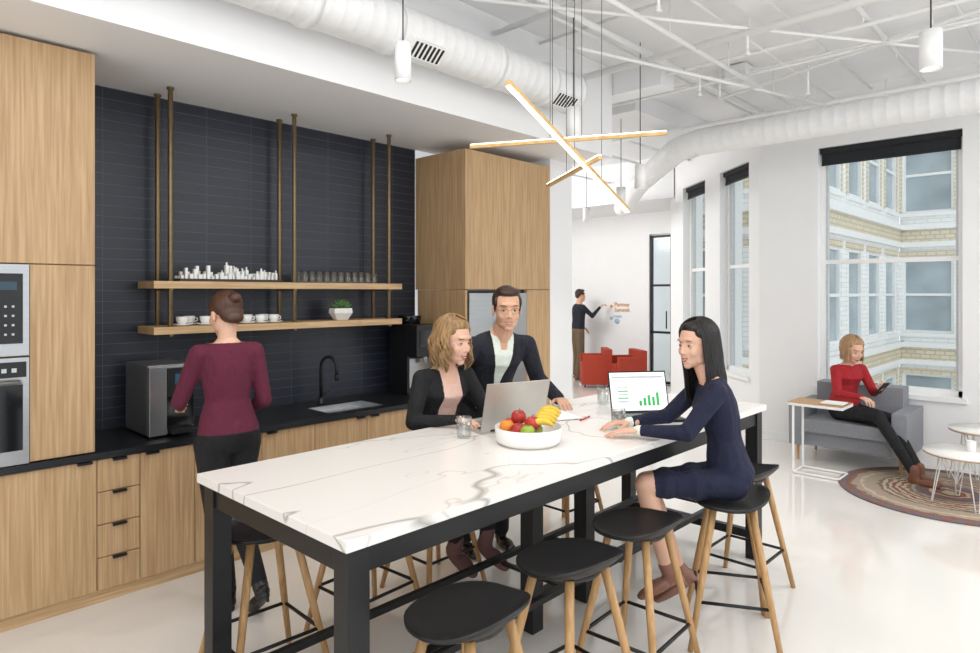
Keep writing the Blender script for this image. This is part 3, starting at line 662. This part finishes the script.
def hair_cap(emp,H,mat,style):
    Q,L,F,U,ax,k=H; b=B()
    def e(l,f,u,r): b.ell(Q(l,f,u),tuple(x*k for x in r),mat,ax,20,14)
    e(0,-.026,.047,(.080,.088,.083))
    if style=='short':
        e(0,.036,.096,(.054,.040,.022)); e(.02,.028,.102,(.045,.043,.022)); e(0,-.07,0,(.060,.036,.05))
        for s in (-1,1): e(s*.066,.012,.042,(.012,.030,.030)); e(s*.0685,.010,.012,(.005,.010,.022))
    if style=='bun':
        e(0,-.06,.0,(.066,.05,.055)); e(0,.025,.090,(.055,.046,.026)); e(0,-.105,.07,(.034,.030,.028)); e(0,-.085,-.03,(.05,.03,.03))
        for s in (-1,1): e(s*.066,.0,.03,(.013,.035,.035))
    if style in('long','wavy','bob'):
        e(0,.006,.086,(.066,.058,.036)); e(0,-.055,-.01,(.073,.05,.09))
        for s in (-1,1): e(s*.058,.012,.068,(.018,.038,.028)); e(s*.071,-.025,-.02,(.013,.035,.055))
    remesh(b,'hair_cap',.004,3,emp)
def strands(emp,H,mat,n,length,az0,wave,r=.007,inw=.0,seed=1,back=0):
    Q,L,F,U,ax,k=H; rnd=random.Random(seed); b=B()
    for i in range(n):
        az=az0+(2*math.pi-2*az0)*(i+rnd.random())/n; pts=[]; rad=[]; ph=(i//6)*1.3+rnd.random()*.6; A=wave*rnd.uniform(.6,1.3); ln=length*rnd.uniform(.82,1.08)
        rs=rnd.uniform(.99,1.05); s_=1 if az<math.pi else -1; a0=az
        for j in range(8):
            t=j/7; th=.01+1.59*t; azj=az
            if math.cos(az)>.1: azj=az+s_*(math.cos(az)-.1)*.9*max(0,t-.45)
            pts.append(Q(math.sin(azj)*math.sin(th)*.085*rs,-.022+math.cos(azj)*math.sin(th)*.097*rs,.045+math.cos(th)*.089*rs)); rad.append(r*(.6+.4*t)); a0=azj
        p=pts[-1].copy(); out=(L*math.sin(a0)+F*math.cos(a0)); tn=out.cross(Z3); m=12
        for j in range(1,m+1):
            t=j/m; w=A*math.sin(ph+t*9)*min(1,t*3)
            q=p-Z3*ln*t+out*(w+(.012*math.sin(t*3.1) if wave>.008 else 0)-inw*t)+tn*A*math.cos(ph+t*9)*.7-F*back*t
            pts.append(q); rad.append(r*(1.0 if t<.75 else 1.0-(t-.75)*3.2))
        b.tube(pts,rad,mat,6)
    b.build('hair_strands',emp,recenter=False)
def person(name,org,face,J,st):
    F=V((face[0],face[1],0)).normalized(); L=Z3.cross(F); O=V((org[0],org[1],0)); P=lambda q:O+L*q[0]+F*q[1]+Z3*q[2]
    D=lambda q:(L*q[0]+F*q[1]+Z3*q[2]).normalized()
    emp=empty(name,O); fem=st.get('fem',True); prof=TF if fem else TM
    pel=P(J['pel']); nk=P(J['neck']); axis=nk-pel; Ln=axis.length; ua=axis.normalized(); fa=ua.cross(L)*-1
    if fa.dot(F)<0: fa=-fa
    Lt=L
    mats=st['mats']; b=B(); bow=J.get('bow',.0); ws=st.get('ws',1.0)
    def cen(s): return pel+axis*s+fa*(-bow*4*max(0,s)*(1-min(1,s)))
    R=[]
    for s,w,d,fo in prof:
        R.append([cen(s)+fa*fo+L*(w*ws*math.cos(2*math.pi*k/28))+fa*(d*ws*math.sin(2*math.pi*k/28)) for k in range(28)])
    b.rings(R,mats[0],True,True)
    prims=[]; ar=st.get('arm',(.050,.041,.034,.026)); lr=st.get('leg',(.092,.064,.056,.042))
    def capsule(p0,p1,r0,r1,tag): b.cap(p0,p1,r0,r1,mats[0]); prims.append((np.array(p0),np.array(p1),r0,r1,tag))
    for sd in ('L','R'):
        sh,el,wr=P(J['sh'+sd]),P(J['el'+sd]),P(J['wr'+sd])
        capsule(sh,el,ar[0],ar[1],'ua'); capsule(el,wr,ar[1]*.98,ar[3 if not st.get('loose') else 2],'fa')
        hp,kn,an=P(J['hip'+sd]),P(J['kn'+sd]),P(J['an'+sd])
        capsule(hp,kn,lr[0],lr[1],'th')
        kc=kn.lerp(an,.3); capsule(kn,kc,lr[1]*.97,lr[2],'sh'); capsule(kc,an,lr[2],lr[3],'sh2')
        b.cap(cen(.9)+Lt*(.05 if sd=='L' else -.05),sh,.052,ar[0],mats[0])
    if st.get('skirt'): b.cap(P(J['knL']).lerp(P(J['hipL']),.25),P(J['knR']).lerp(P(J['hipR']),.25),.066,.066,mats[0]); b.cap(P(J['knL']).lerp(P(J['hipL']),.6),P(J['knR']).lerp(P(J['hipR']),.6),.076,.076,mats[0])
    S=[q[0] for q in prof]; W=[q[1]*ws for q in prof]; Dp=[q[2]*ws for q in prof]
    rule=st['rule']
    def cl(C):
        n=len(C); pl=np.array(pel); ax_=np.array(ua); rel=C-pl; s=rel@ax_/Ln
        cc=np.clip(s,0,1); off=rel-np.outer(s*Ln,ax_)+np.outer(bow*4*cc*(1-cc),np.array(fa)); l=off@np.array(Lt); f=off@np.array(fa)
        w=np.interp(s,S,W); d=np.interp(s,S,Dp); dt=(np.sqrt((l/w)**2+(f/d)**2)-1)*np.minimum(w,d)+np.maximum(0,np.maximum(s-1.05,-.15-s))*Ln*2
        best=dt.copy(); idx=np.full(n,-1); tt=np.zeros(n)
        for k,(p0,p1,r0,r1,tag) in enumerate(prims):
            v=p1-p0; t=np.clip(((C-p0)@v)/(v@v),0,1); q=np.linalg.norm(C-p0-np.outer(t,v),axis=1)-(r0+(r1-r0)*t)
            m=q<best-(.004 if tag=='ua' else 0); best[m]=q[m]; idx[m]=k; tt[m]=t[m]
        il=idx.tolist(); tl=tt.tolist(); sl=s.tolist(); ll=l.tolist(); fl=f.tolist()
        return [rule('to' if il[i]<0 else prims[il[i]][4],tl[i],sl[i],ll[i],fl[i]) for i in range(n)]
    remesh(b,'body',.0065,6,emp,cl,mats,sub=st.get('sub',1))
    for sd in ('L','R'):
        wr=P(J['wr'+sd]); hd=D(J['hd'+sd]); pn=D(J.get('pn'+sd,(0,0,-1)))
        hand(emp,'hand_'+sd,wr,hd,pn,sd=='L',J.get('cu'+sd,.25),st['skin'],.95 if fem else 1.06)
        shoe(emp,'shoe_'+sd,P(J['an'+sd]),D(J.get('toe'+sd,(0,1,0))),st.get('heel',0),st['shoe'],st['shoe'],pump=st.get('pump',False))
    c=P(J['head']); st['neckbase']=nk-ua*.01
    H=head(emp,c,st['hf'],st.get('pitch',0),st,st.get('roll',0))
    return emp,H,P
LIPF=pm('lip_rose','#b4524d',.4,var=.02); LIPM=pm('lip_natural','#b8796a',.45,var=.02)
MAROON=pm('maroon_knit','#5c1c33',.9,var=.12,scale=(150,150,20),folds=.4); BLKC=pm('black_cloth','#151518',.85,var=.15,scale=(80,80,80),folds=.45)
CHAR=pm('navy_blazer','#1c1f2b',.85,var=.12,scale=(80,80,80),folds=.45); LAPEL=pm('blazer_lapel','#12141d',.8,var=.1); SHIRT=pm('white_shirt','#e3ebe0',.8,var=.05,scale=(60,60,60),folds=.3)
PINK=pm('pink_blouse','#dfb9ab',.75,var=.06,scale=(60,60,60),folds=.4); NAVY=pm('navy_knit','#181c36',.85,var=.12,scale=(120,120,120),folds=.5); REDK=pm('red_sweater','#a51f28',.85,var=.1,scale=(100,100,100),folds=.4)
KHAKI=pm('khaki_cloth','#6b5a44',.85); BROWNS=pm('brown_leather','#7a4f3a',.5); BLKS=pm('black_leather','#141414',.35); NUDE=pm('nude_leather','#8a6050',.4); BOOT=pm('suede_mauve','#6b4a48',.8)
def hairm(n,h,v=.3): return pm(n,h,.45,var=v,scale=(60,60,8),bump=.3)
HBR=hairm('hair_brown','#4a2c1e'); HDK=hairm('hair_dark_brown','#35231b'); HBL=hairm('hair_wavy_blond','#8f7049',.5); HBK=hairm('hair_black','#15110f'); HSB=hairm('hair_blond','#a88560',.3)
# 1
def r1(tag,t,s,l,f):
    if tag in('th','sh','sh2'): return 1
    if tag=='to' and s<.06: return 1
    if tag=='to' and s>1.0: return 2
    return 0
J=dict(pel=(0,0,.90),neck=(0,.02,1.385),head=(.0,.045,1.53),shL=(.145,.01,1.335),shR=(-.145,.01,1.335),elL=(.205,.11,1.09),wrL=(.12,.35,1.02),hdL=(-.1,1,-.05),pnL=(-1,0,-.2),cuL=.5,
  elR=(-.185,-.02,1.07),wrR=(-.14,.2,.97),hdR=(.1,1,-.05),pnR=(.6,0,-.8),cuR=.35,hipL=(.08,0,.87),hipR=(-.08,0,.87),knL=(.04,.03,.48),anL=(.0,.0,.10),knR=(-.07,.06,.48),anR=(-.09,-.17,.17),toeR=(0,.75,-.65),toeL=(.15,1,0))
st=dict(fem=True,skin=SKIN,mats=[MAROON,BLKC,SKIN],rule=r1,brow=HBR,lip=LIPM,hf=(-.15,1),pitch=-.2,smile=0,shoe=BLKS,heel=.03,ws=.93)
emp,H,P=person('woman_in_maroon_sweater',(1.53,3.33),(.05,1),J,st); hair_cap(emp,H,HBR,'bun')
# 2
def r2(tag,t,s,l,f):
    if tag in('th','sh','sh2'): return 1
    if tag=='to':
        if s<-.02: return 1
        if s>1.04: return 3
        if f>0 and s>.30:
            vw=.010+.060*(s-.35)/.65
            if s>.91 and abs(l)<.018+.1*(s-.91): return 3
            if abs(l)<vw: return 2
            if abs(l)<vw+.034 and s<1.0: return 4
        if s>1.0 and abs(l)<.066: return 2
    return 0
J=dict(pel=(0,0,.94),neck=(0,.27,1.385),head=(0,.36,1.545),bow=.02,shL=(.180,.25,1.325),shR=(-.180,.25,1.325),elL=(.31,.13,1.10),wrL=(.34,.36,1.0),hdL=(-.1,1,-.1),cuL=.3,
  elR=(-.30,.16,1.10),wrR=(-.20,.40,.995),hdR=(.3,1,-.05),cuR=.3,hipL=(.09,-.01,.9),hipR=(-.09,-.01,.9),knL=(.11,.0,.5),anL=(.13,-.05,.10),knR=(-.11,.02,.5),anR=(-.13,-.02,.10))
st=dict(fem=False,skin=SKIN2,mats=[CHAR,BLKC,SHIRT,SKIN2,LAPEL],rule=r2,brow=HDK,lip=LIPM,hf=(-.62,-.78),pitch=-.12,smile=1,hs=1.10,shoe=BLKS,loose=True,arm=(.060,.052,.040,.03),leg=(.098,.072,.064,.055))
emp,H,P=person('man_in_dark_blazer',(3.03,2.92),(-.42,-.91),J,st); hair_cap(emp,H,HDK,'short')
Q=H[0]; b=B()
for s in (-1,1): b.tube([Q(s*.030+.0215*math.cos(a),.0855-.006*abs(math.cos(a)),.004+.016*math.sin(a)) for a in [2*math.pi*i/20 for i in range(21)]],.0010,BLACKP,6); b.tube([Q(s*.052,.080,.008),Q(s*.078,.0,.01)],.0010,BLACKP,6)
b.tube([Q(-.0085,.0875,.008),Q(.0085,.0875,.008)],.0010,BLACKP,6); b.build('eyeglasses',emp,recenter=False)
# 3
def r3(tag,t,s,l,f):
    if tag in('th','sh','sh2'): return 1
    if tag=='to':
        if s<.0: return 1
        if s>1.0: return 3
        if f>0 and s>.08:
            if s>.86 and abs(l)<.03+.25*(s-.86): return 3
            if abs(l)<.06: return 2
    return 0
J=dict(pel=(0,0,.76),neck=(0,.10,1.235),head=(.01,.165,1.38),bow=.02,shL=(.15,.09,1.185),shR=(-.15,.09,1.185),elL=(.235,.16,.985),wrL=(.15,.37,1.0),hdL=(-.35,1,-.1),cuL=.35,
  elR=(-.225,.12,.965),wrR=(-.09,.33,.995),hdR=(.4,1,-.05),cuR=.35,hipL=(.085,0,.745),hipR=(-.085,0,.745),knL=(.09,.40,.73),anL=(.08,.36,.37),knR=(-.09,.39,.72),anR=(-.08,.30,.36),toeL=(0,1,-.3),toeR=(0,1,-.3))
st=dict(fem=True,skin=SKIN,mats=[BLKC,BLKC,PINK,SKIN],rule=r3,brow=HBR,lip=LIPF,hf=(.10,-.99),pitch=-.18,smile=1,shoe=BOOT,leg=(.086,.058,.052,.04),hs=1.08)
emp,H,P=person('blond_woman_in_black_cardigan',(2.45,2.75),(-.12,-.99),J,st); hair_cap(emp,H,HBL,'wavy'); strands(emp,H,HBL,170,.19,.70,.015,.006,seed=3)
# 4
def r4(tag,t,s,l,f):
    if tag=='th': return 0 if t<.9 else 1
    if tag in('sh','sh2'): return 1
    if tag=='fa' and t>.93: return 2
    if tag=='to' and (s>1.0 or (s>.95 and f>0.02 and abs(l)<.05)): return 1
    return 0
J=dict(pel=(0,0,.755),neck=(.0,.09,1.235),head=(.0,.15,1.39),bow=.02,shL=(.145,.09,1.18),shR=(-.145,.09,1.18),elL=(.18,.23,1.0),wrL=(.09,.44,.99),hdL=(-.1,1,-.05),cuL=.2,
  elR=(-.19,.25,1.01),wrR=(-.11,.46,.99),hdR=(.1,1,-.05),cuR=.25,hipL=(.08,0,.745),hipR=(-.08,0,.745),knL=(.06,.40,.72),anL=(.03,.30,.33),knR=(-.07,.38,.70),anR=(-.07,.22,.28),toeL=(0,.85,-.5),toeR=(0,.8,-.55))
st=dict(fem=True,skin=SKIN,mats=[NAVY,SKIN,SHIRT],rule=r4,brow=HBK,lip=LIPF,hf=(-.93,.36),pitch=-.08,smile=1,shoe=NUDE,heel=.05,pump=True,skirt=True,leg=(.078,.052,.050,.032),ws=.88)
emp,H,P=person('woman_in_navy_dress',(3.09,1.345),(-.62,.78),J,st); hair_cap(emp,H,HBK,'long'); strands(emp,H,HBK,180,.34,.75,.003,.006,inw=.0,seed=5,back=.05)
# 5
J=dict(pel=(0,0,.51),neck=(0,.04,.955),head=(.0,.09,1.09),bow=.03,shL=(.145,.04,.905),shR=(-.145,.04,.905),elL=(.21,.12,.69),wrL=(.10,.31,.74),hdL=(-.5,.8,.3),pnL=(-.3,-.5,.8),cuL=.5,
  elR=(-.21,.14,.70),wrR=(-.14,.36,.69),hdR=(-.1,1,-.1),cuR=.4,hipL=(.08,0,.50),hipR=(-.08,0,.50),knL=(.08,.44,.50),anL=(.14,.70,.10),knR=(-.04,.44,.53),anR=(.02,.76,.10),toeL=(.1,1,0),toeR=(.4,1,0))
st=dict(fem=True,skin=SKIN,mats=[REDK,BLKC,SKIN],rule=r1,brow=HBR,lip=LIPF,hf=(-.55,-.83),pitch=-.3,smile=0,shoe=BROWNS,leg=(.084,.056,.052,.038),hs=1.08,sub=0)
emp,H,P=person('woman_in_red_sweater',(6.96,1.86),(-.56,-.83),J,st); hair_cap(emp,H,HSB,'bob'); strands(emp,H,HSB,120,.15,.72,.004,.0065,seed=8)
b=B(); p=P((.06,.38,.77)); b.obox(p,(.036,.072,.004),(V((.89,-.45,0)),V((-.3,-.6,.74)),V((-.33,-.66,-.67))),BLACKP); b.build('smartphone')
# 6
J=dict(pel=(0,0,.93),neck=(0,.03,1.42),head=(0,.06,1.58),shL=(.18,.03,1.37),shR=(-.18,.03,1.37),elL=(.24,.03,1.12),wrL=(.2,.2,.98),hdL=(0,.6,-.5),elR=(-.22,.20,1.20),wrR=(-.12,.40,1.36),hdR=(.1,.7,.5),cuR=.5,pnR=(0,.5,-.6),
  hipL=(.09,0,.9),hipR=(-.09,0,.9),knL=(.1,.02,.5),anL=(.11,0,.1),knR=(-.1,.02,.5),anR=(-.11,-.06,.1))
st=dict(fem=False,skin=SKIN2,mats=[CHAR,KHAKI,SKIN2],rule=r1,brow=HDK,lip=LIPM,hf=(.85,-.5),pitch=0,smile=0,shoe=BROWNS,leg=(.094,.07,.06,.05),sub=0)
emp,H,P=person('man_writing_on_wall',(10.10,7.30),(.85,-.52),J,st); hair_cap(emp,H,HDK,'short')
# ---------------------------------------------------------------- lights, world
w=bpy.data.worlds.new('world'); sc.world=w; w.use_nodes=True; bg=w.node_tree.nodes['Background']; bg.inputs[0].default_value=(.93,.965,1,1); bg.inputs[1].default_value=1.5
def area(name,loc,target,sx,sy,e,col=(1,.985,.965)):
    l=bpy.data.lights.new(name,'AREA'); l.shape='RECTANGLE'; l.size=sx; l.size_y=sy; l.energy=e; l.color=col
    o=bpy.data.objects.new(name,l); o.location=loc; d=V(target)-V(loc); o.rotation_euler=d.to_track_quat('-Z','Y').to_euler(); sc.collection.objects.link(o)
area('added_fill_near',(1.3,1.2,3.7),(1.3,1.2,0),2.2,2.2,36)  # added soft fill above the view, no fixture modelled
area('added_fill_right',(5.2,-1.4,3.7),(5.2,-1.0,0),3,2,105)  # unseen fill off to the right, added to brighten the window side
area('added_fill_hall',(6.6,7.2,3.3),(9.5,6.2,1),2,1.5,100)  # added fill hidden behind the pier to light the far hall
area('added_fill_left',(0,-.8,3.6),(3,3.5,1.2),2.5,1.5,45)  # unseen fill behind the camera, added to lift the cabinet side
# ---------------------------------------------------------------- camera
cam=bpy.data.cameras.new('camera'); co=bpy.data.objects.new('camera',cam); sc.collection.objects.link(co)
co.location=(0,0,1.65); co.rotation_euler=(math.pi/2,0,math.radians(43.5-90)); cam.sensor_width=36; cam.clip_start=.05
cam.lens=24.02; cam.shift_y=-.0352
sc.camera=co
sc.view_settings.view_transform='Standard'
